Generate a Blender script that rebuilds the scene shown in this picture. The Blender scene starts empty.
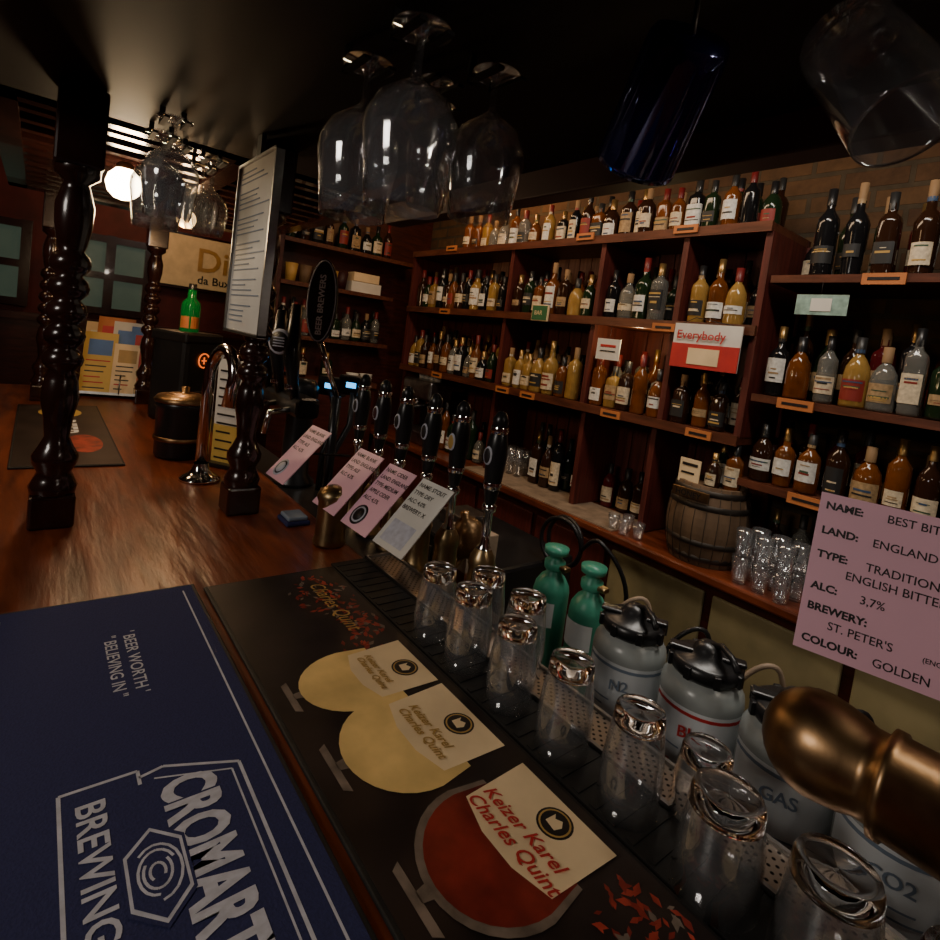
import bpy, math, random
from mathutils import Matrix, Vector
random.seed(7)
rad=math.radians
# ------------------------------------------------------------ materials
def mat(name,col,rough=.5,metal=0,trans=0,emis=None,es=0,var=.25,scale=12,bump=0,ior=1.45,stretch=(1,1,1),coat=0,spec=.5,alpha=1):
    m=bpy.data.materials.new(name);m.use_nodes=True
    nt=m.node_tree;b=nt.nodes["Principled BSDF"]
    b.inputs["Roughness"].default_value=rough;b.inputs["Metallic"].default_value=metal
    b.inputs["Transmission Weight"].default_value=trans;b.inputs["IOR"].default_value=ior
    b.inputs["Coat Weight"].default_value=coat;b.inputs["Specular IOR Level"].default_value=spec
    b.inputs["Base Color"].default_value=(*col,1);b.inputs["Alpha"].default_value=alpha
    if emis:
        b.inputs["Emission Color"].default_value=(*emis,1);b.inputs["Emission Strength"].default_value=es
    if var>0:
        tc=nt.nodes.new("ShaderNodeTexCoord");mp=nt.nodes.new("ShaderNodeMapping")
        mp.inputs["Scale"].default_value=stretch
        nz=nt.nodes.new("ShaderNodeTexNoise");nz.inputs["Scale"].default_value=scale;nz.inputs["Detail"].default_value=5
        nt.links.new(tc.outputs["Object"],mp.inputs[0]);nt.links.new(mp.outputs[0],nz.inputs["Vector"])
        cr=nt.nodes.new("ShaderNodeValToRGB")
        cr.color_ramp.elements[0].position=.3;cr.color_ramp.elements[1].position=.7
        cr.color_ramp.elements[0].color=(*[c*(1-var) for c in col],1)
        cr.color_ramp.elements[1].color=(*[min(1,c*(1+var)) for c in col],1)
        nt.links.new(nz.outputs["Fac"],cr.inputs[0]);nt.links.new(cr.outputs[0],b.inputs["Base Color"])
        if bump>0:
            bp=nt.nodes.new("ShaderNodeBump");bp.inputs["Strength"].default_value=bump;bp.inputs["Distance"].default_value=.01
            nt.links.new(nz.outputs["Fac"],bp.inputs["Height"]);nt.links.new(bp.outputs[0],b.inputs["Normal"])
    return m
def thinglass(name,tint,edge=1.0,base=.13,gl=(1,1,1),haze=.05,hz=(.8,.85,.9)):
    m=bpy.data.materials.new(name);m.use_nodes=True;nt=m.node_tree
    for n in list(nt.nodes):nt.nodes.remove(n)
    o=nt.nodes.new("ShaderNodeOutputMaterial");mx=nt.nodes.new("ShaderNodeMixShader")
    t=nt.nodes.new("ShaderNodeBsdfTransparent");t.inputs[0].default_value=(*tint,1)
    d=nt.nodes.new("ShaderNodeBsdfDiffuse");d.inputs[0].default_value=(*hz,1);m2=nt.nodes.new("ShaderNodeMixShader");m2.inputs[0].default_value=haze
    g=nt.nodes.new("ShaderNodeBsdfGlossy");g.inputs["Color"].default_value=(*gl,1);g.inputs["Roughness"].default_value=.07
    lw=nt.nodes.new("ShaderNodeLayerWeight");lw.inputs[0].default_value=.35
    cr=nt.nodes.new("ShaderNodeValToRGB");cr.color_ramp.interpolation='EASE'
    cr.color_ramp.elements[0].position=.25;cr.color_ramp.elements[0].color=(base,)*3+(1,)
    cr.color_ramp.elements[1].position=.95;cr.color_ramp.elements[1].color=(edge,)*3+(1,)
    nt.links.new(t.outputs[0],m2.inputs[1]);nt.links.new(d.outputs[0],m2.inputs[2])
    nt.links.new(lw.outputs["Facing"],cr.inputs[0]);nt.links.new(cr.outputs[0],mx.inputs[0])
    nt.links.new(m2.outputs[0],mx.inputs[1]);nt.links.new(g.outputs[0],mx.inputs[2]);nt.links.new(mx.outputs[0],o.inputs[0])
    return m
def brick(name,c1,c2,mortar):
    m=mat(name,c1,.85,var=0);nt=m.node_tree;b=nt.nodes["Principled BSDF"]
    tc=nt.nodes.new("ShaderNodeTexCoord");sp=nt.nodes.new("ShaderNodeSeparateXYZ");cb=nt.nodes.new("ShaderNodeCombineXYZ")
    br=nt.nodes.new("ShaderNodeTexBrick");br.inputs["Scale"].default_value=1
    br.inputs["Brick Width"].default_value=.21;br.inputs["Row Height"].default_value=.075;br.inputs["Mortar Size"].default_value=.009
    br.inputs["Color1"].default_value=(*c1,1);br.inputs["Color2"].default_value=(*c2,1);br.inputs["Mortar"].default_value=(*mortar,1)
    nt.links.new(tc.outputs["Object"],sp.inputs[0]);nt.links.new(sp.outputs[0],cb.inputs[0]);nt.links.new(sp.outputs[2],cb.inputs[1])
    nt.links.new(cb.outputs[0],br.inputs["Vector"])
    nz=nt.nodes.new("ShaderNodeTexNoise");nz.inputs["Scale"].default_value=14;nz.inputs["Detail"].default_value=8;nz.inputs["Roughness"].default_value=.7
    nt.links.new(tc.outputs["Object"],nz.inputs["Vector"])
    mx=nt.nodes.new("ShaderNodeMix");mx.data_type='RGBA';mx.blend_type='MULTIPLY';mx.inputs[0].default_value=.9
    nt.links.new(br.outputs["Color"],mx.inputs[6]);nt.links.new(nz.outputs["Fac"],mx.inputs[7]);nt.links.new(mx.outputs[2],b.inputs["Base Color"])
    bp=nt.nodes.new("ShaderNodeBump");bp.inputs["Strength"].default_value=.8;bp.inputs["Distance"].default_value=.012;bp.invert=True
    nt.links.new(br.outputs["Fac"],bp.inputs["Height"]);nt.links.new(bp.outputs[0],b.inputs["Normal"])
    return m
def dots(name,c1,c2,scale,metal=.9,rough=.3):
    m=mat(name,c1,rough,metal,var=0);nt=m.node_tree;b=nt.nodes["Principled BSDF"]
    tc=nt.nodes.new("ShaderNodeTexCoord");v=nt.nodes.new("ShaderNodeTexVoronoi");v.inputs["Scale"].default_value=scale;v.inputs["Randomness"].default_value=0
    mp=nt.nodes.new("ShaderNodeMapping");mp.inputs["Rotation"].default_value=(0,0,rad(45))
    nt.links.new(tc.outputs["Object"],mp.inputs[0]);nt.links.new(mp.outputs[0],v.inputs["Vector"])
    cr=nt.nodes.new("ShaderNodeValToRGB");cr.color_ramp.elements[0].position=.38;cr.color_ramp.elements[1].position=.44
    cr.color_ramp.elements[0].color=(*c2,1);cr.color_ramp.elements[1].color=(*c1,1)
    nt.links.new(v.outputs["Distance"],cr.inputs[0]);nt.links.new(cr.outputs[0],b.inputs["Base Color"])
    return m
M={}
M['bar']=mat('bar_wood',(.145,.034,.013),.30,var=.5,scale=8,bump=.30,stretch=(.6,4,1))
M['mahog']=mat('mahogany',(.050,.011,.007),.38,var=.4,scale=10,stretch=(1,1,6),bump=.05)
M['shelf']=mat('shelf_wood',(.10,.030,.015),.4,var=.4,scale=9,stretch=(1,6,6),bump=.05)
M['panel']=mat('panel_wood',(.09,.017,.012),.5,var=.35,scale=9,stretch=(8,8,.6),bump=.05)
M['panel2']=mat('panel_pale',(.30,.15,.10),.5,var=.3,scale=9,stretch=(8,8,.6),bump=.05)
M['post']=mat('dark_turned_wood',(.022,.007,.005),.22,var=.4,scale=12,coat=.4)
M['canopy']=mat('canopy_black',(.009,.005,.005),.6,var=.5,scale=3,bump=.1,spec=.3)
M['rail']=mat('rail_black',(.006,.004,.004),.7,var=.3)
M['maroon']=mat('maroon_paint',(.035,.006,.009),.55,var=.5,scale=4)
M['redwall']=mat('dark_red_wall',(.08,.012,.010),.7,var=.4,scale=5,bump=.1)
M['black']=mat('black_plastic',(.012,.012,.013),.3,var=.2)
M['rubber']=mat('black_rubber',(.010,.010,.010),.6,var=.4,scale=60)
M['chrome']=mat('chrome',(.75,.75,.75),.12,1,var=.05)
M['steel']=mat('brushed_steel',(.32,.31,.30),.35,1,var=.2,scale=30)
M['brass']=mat('aged_brass',(.28,.17,.085),.36,1,var=.35,scale=25,bump=.03)
M['copper']=mat('brass_dull',(.35,.25,.13),.35,1,var=.3,scale=20)
M['glass']=mat('clear_glass',(1,1,1),.015,0,1,var=0)
M['thin']=thinglass('thin_clear_glass',(.93,.94,.95))
M['thin2']=thinglass('tumbler_glass',(.95,.955,.96),.9,.09,(1,1,1),.035)
M['glassblue']=thinglass('cobalt_glass',(.10,.12,.42),.8,.15,(.5,.55,1),.35,(.01,.015,.12))
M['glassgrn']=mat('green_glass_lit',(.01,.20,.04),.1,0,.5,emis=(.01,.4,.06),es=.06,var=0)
M['navy']=mat('navy_fabric',(.022,.026,.094),.92,var=.15,scale=400,bump=.2)
M['white']=mat('white_print',(.72,.73,.76),.7,var=.08,scale=80)
M['silver']=mat('pale_print',(.50,.51,.58),.7,var=.15,scale=80)
M['paper']=mat('paper',(.70,.68,.62),.6,var=.1,scale=8)
M['mat_tan']=mat('tan_shelf_liner',(.26,.19,.13),.6,var=.3,scale=18)
M['cream']=mat('cream_label',(.80,.62,.38),.5,var=.12,scale=10)
M['pink']=mat('pink_card',(.80,.46,.56),.5,var=.05,scale=6)
M['ink']=mat('ink',(.015,.012,.012),.5,var=0)
M['photodark']=mat('runner_print_dark',(.020,.013,.011),.42,var=.6,scale=9)
M['beer']=mat('print_pale_beer',(.74,.52,.20),.45,var=.25,scale=12)
M['stem']=mat('print_glass_stem',(.18,.14,.11),.45,var=.4,scale=40)
M['beerred']=mat('print_red_beer',(.20,.020,.012),.45,var=.6,scale=14)
M['redflower']=mat('print_red_flower',(.30,.035,.02),.45,var=.6,scale=30)
M['gold']=mat('print_gold',(.45,.28,.08),.45,var=.2)
M['orange']=mat('orange_tag',(.50,.17,.05),.6,var=.15)
M['green']=mat('green_tag',(.03,.13,.05),.6,var=.15)
M['red']=mat('red_print',(.50,.03,.03),.5,var=.15)
M['bluep']=mat('blue_print',(.08,.18,.45),.5,var=.15)
M['yellow']=mat('yellow_print',(.62,.42,.10),.5,var=.1)
M['tray']=dots('perforated_tray',(.40,.33,.27),(.01,.008,.008),110)
M['gasgreen']=mat('green_cylinder_paint',(.05,.26,.17),.35,var=.15,scale=20)
M['keg']=mat('frosted_plastic',(.36,.39,.38),.25,0,.15,var=.15,scale=15)
M['keglabel']=mat('keg_label',(.72,.76,.78),.55,var=.05)
M['kegblue']=mat('keg_label_print',(.20,.26,.34),.6,var=.1)
M['beige']=mat('beige_cabinet',(.24,.20,.10),.6,var=.45,scale=4)
M['barrel']=mat('barrel_oak',(.13,.08,.045),.65,var=.5,scale=14,stretch=(1,1,.25),bump=.25)
M['iron']=mat('hoop_iron',(.08,.07,.06),.5,.8,var=.3)
M['brick']=brick('brick_wall',(.21,.11,.042),(.12,.058,.026),(.11,.08,.045))
M['floor']=mat('dark_floor_tiles',(.03,.02,.015),.5,var=.4,scale=6)
M['lampw']=mat('lamp_glow',(1,.8,.5),.5,emis=(1,.74,.45),es=45,var=0)
M['lampw2']=mat('lamp_glow_soft',(1,.7,.3),.5,emis=(1,.55,.2),es=14,var=0)
M['ledw']=mat('added_strip_glow',(1,.9,.8),.5,emis=(1,.86,.70),es=14,var=0)  # emission for the added strip under the canopy
M['blueled']=mat('blue_display',(.0,.1,.3),.4,emis=(.05,.45,1),es=3,var=0)
M['orled']=mat('orange_lit_logo',(.3,.08,.0),.4,emis=(1,.16,.02),es=1.2,var=0)
M['windowp']=mat('green_window_pane',(.04,.06,.05),.25,emis=(.07,.10,.07),es=.35,var=.4,scale=4)
M['signc']=mat('sign_cream',(.62,.48,.26),.5,emis=(.6,.42,.18),es=.08,var=.15)
M['note']=mat('banknote_print',(.25,.38,.33),.6,var=.4,scale=40)
M['redlamp']=mat('red_candle_glass',(.2,.02,.01),.3,emis=(1,.1,.02),es=.05,var=0)
G={}
G['dkgreen']=mat('bottle_dark_green',(.010,.022,.009),.08,var=0)
G['dkbrown']=mat('bottle_dark_brown',(.025,.010,.005),.08,var=0)
G['amber']=mat('whisky_amber',(.20,.060,.012),.08,0,.35,var=.35,scale=20)
G['gold']=mat('pale_whisky',(.50,.30,.08),.08,0,.45,var=.25,scale=20)
G['clear']=mat('clear_bottle',(.42,.42,.38),.06,0,.75,var=.2,scale=20)
G['black']=mat('bottle_black',(.008,.008,.009),.1,var=0)
G['red']=mat('bottle_red',(.08,.007,.009),.08,var=0)
L=[mat('label_cream',(.62,.52,.36),.6,var=.25,scale=90),mat('label_white',(.68,.67,.62),.6,var=.2,scale=90),mat('label_tan',(.36,.24,.12),.6,var=.3,scale=90),
   mat('label_black',(.02,.02,.02),.5,var=0),mat('label_red',(.24,.025,.018),.5,var=0),mat('label_green',(.04,.09,.05),.5,var=0),mat('label_blue',(.04,.08,.16),.5,var=0)]
C=[M['black'],mat('cap_gold',(.35,.22,.08),.3,.8,var=0),mat('cap_red',(.14,.012,.012),.4,var=0),mat('cap_cork',(.25,.15,.07),.7,var=0),mat('cap_black',(.02,.02,.02),.4,var=0)]
# ------------------------------------------------------------ mesh builder
class MB:
    def __init__(s,name):
        s.n=name;s.v=[];s.f=[];s.mi=[];s.sm=[];s.ms=[]
    def mx(s,m):
        if m not in s.ms:s.ms.append(m)
        return s.ms.index(m)
    def add(s,vs,fs,m,smooth=False,T=None):
        o=len(s.v)
        for v in vs:
            v=Vector(v)
            if T is not None:v=T@v
            s.v.append(v)
        for i,f in enumerate(fs):
            s.f.append([a+o for a in f]);s.mi.append(s.mx(m[i] if isinstance(m,list) else m));s.sm.append(smooth)
        return s
    def box(s,x0,x1,y0,y1,z0,z1,m,T=None,bev=0):
        if bev<=0:
            vs=[(x,y,z) for z in(z0,z1) for y in(y0,y1) for x in(x0,x1)]
            fs=[(0,2,3,1),(4,5,7,6),(0,1,5,4),(2,6,7,3),(0,4,6,2),(1,3,7,5)]
            return s.add(vs,fs,m,False,T)
        import bmesh
        bm=bmesh.new();bmesh.ops.create_cube(bm,size=1)
        for v in bm.verts:
            v.co=Vector(((x0+x1)/2+v.co.x*(x1-x0),(y0+y1)/2+v.co.y*(y1-y0),(z0+z1)/2+v.co.z*(z1-z0)))
        bmesh.ops.bevel(bm,geom=bm.edges[:],offset=bev,segments=2,affect='EDGES',profile=.5)
        bm.verts.index_update()
        vs=[v.co.copy() for v in bm.verts];fs=[[v.index for v in f.verts] for f in bm.faces];bm.free()
        return s.add(vs,fs,m,False,T)
    def lathe(s,prof,m,seg=20,T=None,a0=0,a1=2*math.pi,smooth=True,sq=0):
        full=abs(a1-a0-2*math.pi)<1e-4
        n=seg if full else seg+1
        vs=[]
        for (r,z) in prof:
            for j in range(n):
                a=a0+(a1-a0)*j/seg
                k=1
                if sq:k=1/((abs(math.cos(a))**sq+abs(math.sin(a))**sq)**(1/sq))
                vs.append((r*k*math.cos(a),r*k*math.sin(a),z))
        fs=[];mm=[]
        for i in range(len(prof)-1):
            for j in range(seg):
                j2=(j+1)%n
                fs.append((i*n+j,i*n+j2,(i+1)*n+j2,(i+1)*n+j))
                if isinstance(m,list):mm.append(m[i])
        return s.add(vs,fs,mm if isinstance(m,list) else m,smooth,T)
    def tube(s,pts,r,m,seg=10,cap=True):
        pts=[Vector(p) for p in pts];n=len(pts);vs=[];up=None
        for i,p in enumerate(pts):
            t=(pts[min(i+1,n-1)]-pts[max(i-1,0)]).normalized()
            if up is None:
                up=Vector((0,0,1)) if abs(t.z)<.9 else Vector((1,0,0))
            a=t.cross(up).normalized();b=t.cross(a).normalized();up=-b if (-b).dot(up)>0 else b
            rr=r[i] if isinstance(r,(list,tuple)) else r
            for j in range(seg):
                an=2*math.pi*j/seg
                vs.append(p+a*rr*math.cos(an)+b*rr*math.sin(an))
        fs=[]
        for i in range(n-1):
            for j in range(seg):
                j2=(j+1)%seg
                fs.append((i*seg+j,i*seg+j2,(i+1)*seg+j2,(i+1)*seg+j))
        if cap:
            fs.append(tuple(reversed(range(seg))));fs.append(tuple(range((n-1)*seg,n*seg)))
        return s.add(vs,fs,m,True)
    def poly(s,pts,m,z=0,T=None):
        return s.add([(p[0],p[1],z) for p in pts],[tuple(range(len(pts)))],m,False,T)
    def build(s,parent=None):
        me=bpy.data.meshes.new(s.n);me.from_pydata([tuple(v) for v in s.v],[],s.f)
        for m in s.ms:me.materials.append(m)
        me.polygons.foreach_set("material_index",s.mi);me.polygons.foreach_set("use_smooth",s.sm)
        me.update();o=bpy.data.objects.new(s.n,me);bpy.context.collection.objects.link(o)
        if parent:o.parent=parent
        return o
def TR(x,y,z,rz=0,rx=0,ry=0,s=1):
    return Matrix.Translation((x,y,z))@Matrix.Rotation(rz,4,'Z')@Matrix.Rotation(rx,4,'X')@Matrix.Rotation(ry,4,'Y')@Matrix.Scale(s,4)
def frame(o,xa,ya):
    xa=Vector(xa).normalized();ya=Vector(ya);ya=(ya-xa*ya.dot(xa)).normalized();za=xa.cross(ya)
    return Matrix((( xa.x,ya.x,za.x,o[0]),(xa.y,ya.y,za.y,o[1]),(xa.z,ya.z,za.z,o[2]),(0,0,0,1)))
def text(body,size,T,m,parent,name='lettering',align='LEFT',sx=1,bold=0,shear=0):
    c=bpy.data.curves.new(name,'FONT');c.body=body;c.size=size;c.align_x=align;c.offset=bold;c.resolution_u=3;c.shear=shear
    c.materials.append(m);o=bpy.data.objects.new(name,c);bpy.context.collection.objects.link(o)
    o.parent=parent;o.matrix_world=T@Matrix.Diagonal((sx,1,1,1));return o
FY=lambda x,y,z:frame((x,y,z),(1,0,0),(0,0,1))
FX=lambda x,y,z:frame((x,y,z),(0,1,0),(0,0,1))
FZ=lambda x,y,z:frame((x,y,z),(1,0,0),(0,1,0))
# ------------------------------------------------------------ room
b=MB('floor');b.box(-5.1,1.6,-2.6,2.5,-.1,0,M['floor']);b.build()
b=MB('ceiling');b.box(-5.1,1.6,-2.6,2.5,2.85,2.95,M['canopy']);b.build()
b=MB('wall_back');b.box(-5.1,1.6,2.30,2.45,0,2.85,M['brick']);b.build()
b=MB('wall_front');b.box(-5.1,1.6,-2.6,-2.5,0,2.85,M['redwall']);b.build()
b=MB('wall_right');b.box(1.5,1.6,-2.5,2.3,0,2.85,M['redwall']);b.build()
b=MB('wall_left');b.box(-5.1,-5.0,-2.5,2.3,0,2.85,M['redwall']);b.build()
b=MB('wall_partition');b.box(-3.62,-3.56,1.12,2.30,0,2.85,M['mahog']);b.build()
b=MB('trim_wainscot')
b.box(-5.0,-4.96,-2.5,2.3,0,1.35,M['mahog']);b.box(-5.0,-4.93,-2.5,2.3,1.35,1.40,M['mahog']);b.build()
for wi,(y0,y1) in enumerate([(.16,.66),(-.62,-.08)]):
    b=MB('window_%d'%(wi+1));z0,z1=1.47,2.0
    b.box(-5.0,-4.985,y0,y1,z0,z1,M['windowp'])
    for yy in (y0,(y0+y1)/2,y1):b.box(-4.985,-4.94,yy-.03,yy+.03,z0-.03,z1+.03,M['post'])
    for zz in (z0,z0+.26,z1):b.box(-4.985,-4.945,y0,y1,zz-.025,zz+.025,M['post'])
    b.build()
b=MB('picture_frame')
b.box(-5.0,-4.97,-1.5,-.85,1.5,2.1,M['post'],bev=.01);b.box(-4.972,-4.965,-1.44,-.91,1.56,2.04,M['paper']);b.box(-4.966,-4.96,-1.38,-.97,1.62,1.98,M['maroon']);b.build()
# ------------------------------------------------------------ bar counter
b=MB('bar_counter')
b.box(-3.5,.7,-.34,.60,1.055,1.10,M['bar'],bev=.012)
b.box(-3.5,-.71,.60,.73,1.05,1.085,M['black'])
b.box(-.71,.7,.60,.655,1.05,1.0995,M['black'])
b.box(-3.45,.65,-.20,.55,0,1.055,M['mahog'])
for i in range(9):
    x=-3.3+i*.48
    b.box(x,x+.36,-.215,-.20,.15,.95,M['panel'],bev=.01)
b.build()
b=MB('drip_tray')
b.box(-1.02,.5,.512,.59,1.1005,1.105,M['rubber'])
for i in range(60):b.box(-1.01+i*.025,-1.0+i*.025,.516,.588,1.105,1.1062,M['rubber'])
b.box(-1.02,.5,.59,.655,1.1005,1.106,M['tray'])
for y in (.590,.652):b.box(-1.02,.5,y,y+.005,1.1005,1.111,M['steel'])
for x in (-1.02,.495):b.box(x,x+.006,.59,.655,1.1005,1.111,M['steel'])
b.build()
def post(x,y,zt=1.999):
    b=MB('turned_post');T=TR(x,y,0)
    b.box(-.04,.04,-.04,.04,1.1005,1.17,M['post'],T,bev=.006)
    p=[(.040,1.17),(.043,1.185),(.036,1.20),(.030,1.215),(.040,1.235),(.041,1.25),(.030,1.27),(.022,1.29),(.026,1.33),(.034,1.37),(.030,1.41),(.022,1.43)]
    z=1.43
    for i in range(5):
        p+=[(.034,z+.012),(.037,z+.024),(.032,z+.038),(.022,z+.048)];z+=.05
    p+=[(.026,z+.01),(.033,z+.05),(.034,z+.09),(.026,z+.12),(.022,z+.135),(.040,z+.15),(.040,z+.165)]
    b.lathe(p,M['post'],20,T);z=z+.165
    b.box(-.042,.042,-.042,.042,z,zt,M['post'],T,bev=.005)
    b.build()
for x,y in [(-1.42,.05),(-1.40,.43),(-3.03,.43),(-3.03,.04)]:post(x,y)
b=MB('bar_canopy')
b.box(-1.62,.8,-.10,.92,2.0,2.08,M['canopy'])
b.box(-1.62,.8,.86,.92,1.94,2.08,M['maroon'],bev=.004)
b.box(-1.62,.8,-.14,-.10,1.95,2.08,M['maroon'])
for x0 in (-1.66,-3.10):b.box(x0,x0+.10,-.12,.92,2.0,2.06,M['post'])
for y in (-.12,.40,.86):b.box(-3.10,-1.60,y,y+.06,2.0,2.06,M['post'])
for i in range(12):
    x=-1.76-i*.112
    b.box(x,x+.035,-.12,.92,2.005,2.03,M['post'])
b.box(-3.12,-1.60,-.12,.92,2.10,2.12,M['canopy'])
b.build()
# ------------------------------------------------------------ hanging goblets on short rails
def glassprof(kind):
    if kind==0:
        inner=[(0,-.062),(.018,-.066),(.040,-.080),(.0515,-.103),(.0525,-.120),(.047,-.155),(.0425,-.200)]
        outer=[(.0437,-.200),(.0485,-.155),(.0540,-.120),(.0530,-.102),(.0415,-.078),(.019,-.061),(.007,-.052),(.0045,-.040),(.0045,-.015),(.008,-.006),(.034,-.002),(.034,0),(0,0)]
    else:
        inner=[(0,-.075),(.020,-.079),(.036,-.095),(.040,-.120),(.036,-.150),(.031,-.172)]
        outer=[(.0322,-.172),(.0372,-.150),(.0413,-.120),(.037,-.094),(.020,-.077),(.006,-.068),(.004,-.05),(.004,-.015),(.008,-.006),(.032,-.002),(.032,0),(0,0)]
    return inner+outer
def goblet(x,y,s=1,m=None,kind=0,name='hanging_goblet'):
    m=m or M['thin'];b=MB(name);T=TR(x,y,1.972)@Matrix.Scale(s,4)
    b.lathe(glassprof(kind),m,40,T)
    for d in (-.020,.020):
        b.box(x-.035,x+.035,y+d-.005,y+d+.005,1.962,1.9665,M['rail'])
        b.box(x-.035,x-.030,y+d-.005,y+d+.005,1.962,1.9995,M['rail'])
    b.build()
goblet(-.63,.48);goblet(-.62,.35,1.1);goblet(-.76,.35,1.08);goblet(-.79,.49,.95,kind=1);goblet(-.72,.44,.8,kind=1)
goblet(-1.56,.33,kind=1,s=1.1);goblet(-1.46,.20,1.05);goblet(-1.32,.20,1.0);goblet(-1.67,.33,1,kind=1);goblet(-1.52,.24,1,kind=1)
def lying(name,x,y,z,R_,m,r,h):
    b=MB(name);T=Matrix.Translation((x,y,z))@R_
    b.lathe([(0,h*.38),(r*.76,h*.38),(r*.84,h*.32),(r*.93,-h*.46),(r*.97,-h*.49),(r,-h*.5),(r*1.0,-h*.45),(r*.93,h*.35),(r*.90,h*.45),(r*.82,h*.5),(0,h*.5)],m,44,T)
    c=T@Vector((0,0,h*.5))
    b.tube([c,(c.x,c.y,1.9995)],.003,M['iron'],6)
    b.build()
lying('hanging_beer_glass',-.222,.640,1.915,Matrix.Rotation(rad(-35),4,'Y')@Matrix.Rotation(rad(-12),4,'X'),M['thin'],.050,.15)
lying('hanging_cobalt_glass',-.41,.56,1.905,Matrix.Rotation(rad(40),4,'Y')@Matrix.Rotation(rad(20),4,'X'),M['glassblue'],.050,.15)
# ------------------------------------------------------------ beer mats
def runner(name,x0,x1,y0,y1,m,edge):
    b=MB(name);b.box(x0,x1,y0,y1,1.1005,1.106,edge,bev=.002)
    b.box(x0+.006,x1-.006,y0+.006,y1-.006,1.1055,1.1068,m);return b
zt=1.1072
b=runner('blue_bar_mat',-1.025,-.06,-.035,.25,M['navy'],M['rubber'])
def strip(b,p,q,w,m,z=zt):
    p=Vector(p);q=Vector(q);d=(q-p).normalized();n=Vector((-d.y,d.x))*w/2
    b.poly([p-n,q-n,q+n,p+n],m,z)
for p,q in [((-.995,-.015),(-.09,-.015)),((-1.0,.228),(-.09,.228))]:strip(b,p,q,.0025,M['silver'])
hexo=[(-.60,.112),(-.605,.135),(-.575,.205),(-.355,.205),(-.305,.125),(-.355,.045),(-.61,.045),(-.61,.112),(-.59,.112)]
for i in range(len(hexo)-1):strip(b,hexo[i],hexo[i+1],.0035,M['silver'])
hx2=[(-.592,.125),(-.568,.196),(-.362,.196),(-.318,.125)]
for i in range(3):strip(b,hx2[i],hx2[i+1],.002,M['silver'])
o=b.build()
text('CROMARTY',.068,FZ(-.582,.130,zt+.0003),M['silver'],o,bold=.0026,sx=.62)
text('BREWING CO.',.034,FZ(-.590,.058,zt+.0003),M['silver'],o,bold=.0006,sx=1.0)
text("' BEER WORTH '",.021,FZ(-.90,.128,zt+.0003),M['silver'],o,bold=.0002,sx=1.05)
text('" BELIEVING IN "',.021,FZ(-.895,.104,zt+.0003),M['silver'],o,bold=.0002,sx=1.0)
b=MB('emblem');ec=(-.482,.112)
dm=[(-.055,0),(-.030,.026),(.030,.026),(.055,0),(.030,-.026),(-.030,-.026)]
b.poly([(ec[0]+p[0]*.98,ec[1]+p[1]*1.0) for p in dm],M['navy'],zt+.0005)
b.poly([(ec[0]+p[0]*.90,ec[1]+p[1]*.90) for p in dm],M['silver'],zt+.0007)
b.poly([(ec[0]+p[0]*.82,ec[1]+p[1]*.80) for p in dm],M['navy'],zt+.0009)
for (r0,a0,n) in [(.019,0,12),(.015,2,13),(.011,4,14),(.006,1,14)]:
    pts=[(ec[0]+1.5*r0*math.cos(a0+t*.35),ec[1]+r0*math.sin(a0+t*.35)) for t in range(n)]
    for i in range(n-1):strip(b,pts[i],pts[i+1],.0024,M['silver'],zt+.0011)
b.build(o)
b=runner('beer_print_runner',-1.005,.05,.262,.508,M['photodark'],M['rubber'])
def goblet_print(cx,w,beer,zz,y0=.295,lab_top=.488):
    h=w/2
    b.poly([(cx-.22*w,y0-.008),(cx+.22*w,y0-.008),(cx+.26*w,y0+.001),(cx-.26*w,y0+.001)],M['stem'],zz)
    b.poly([(cx-.04*w,y0),(cx+.04*w,y0),(cx+.08*w,y0+.03),(cx-.08*w,y0+.03)],M['stem'],zz)
    pts=[]
    for i in range(17):
        a=math.pi+math.pi*i/16
        pts.append((cx+h*1.08*math.cos(a),.385+(.385-y0-.010)*math.sin(a)))
    pts+=[(cx+h*.98,.43),(cx-h*.98,.43)]
    b.poly(pts,M['stem'] if beer is M['beerred'] else beer,zz+.0002)
    pts=[]
    for i in range(17):
        a=math.pi+math.pi*i/16
        pts.append((cx+h*.98*math.cos(a),.388+(.388-y0-.018)*math.sin(a)))
    b.poly(pts+[(cx+h*.9,.43),(cx-h*.9,.43)],beer,zz+.0003)
    b.poly([(cx-h*.86,.398),(cx-h*.3,.386),(cx+h*.3,.386),(cx+h*.86,.398),(cx+h*.92,lab_top),(cx-h*.92,lab_top)],M['cream'],zz+.0005)
    mx=cx+.01
    for rr,mm,dz in ((.020,M['ink'],.0007),(.0175,M['gold'],.0009),(.0155,M['ink'],.0011)):
        b.poly([(mx+rr*math.cos(a*math.pi/12),.460+rr*math.sin(a*math.pi/12)) for a in range(24)],mm,zz+dz)
    b.poly([(mx-.008,.454),(mx+.006,.452),(mx+.009,.461),(mx+.004,.468),(mx-.003,.464),(mx-.007,.469)],M['cream'],zz+.0013)
goblet_print(-.650,.125,M['beer'],zt)
goblet_print(-.515,.150,M['beer'],zt+.0002)
goblet_print(-.345,.150,M['beerred'],zt+.0004)
goblet_print(-.06,.150,M['beerred'],zt+.0004)
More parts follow.
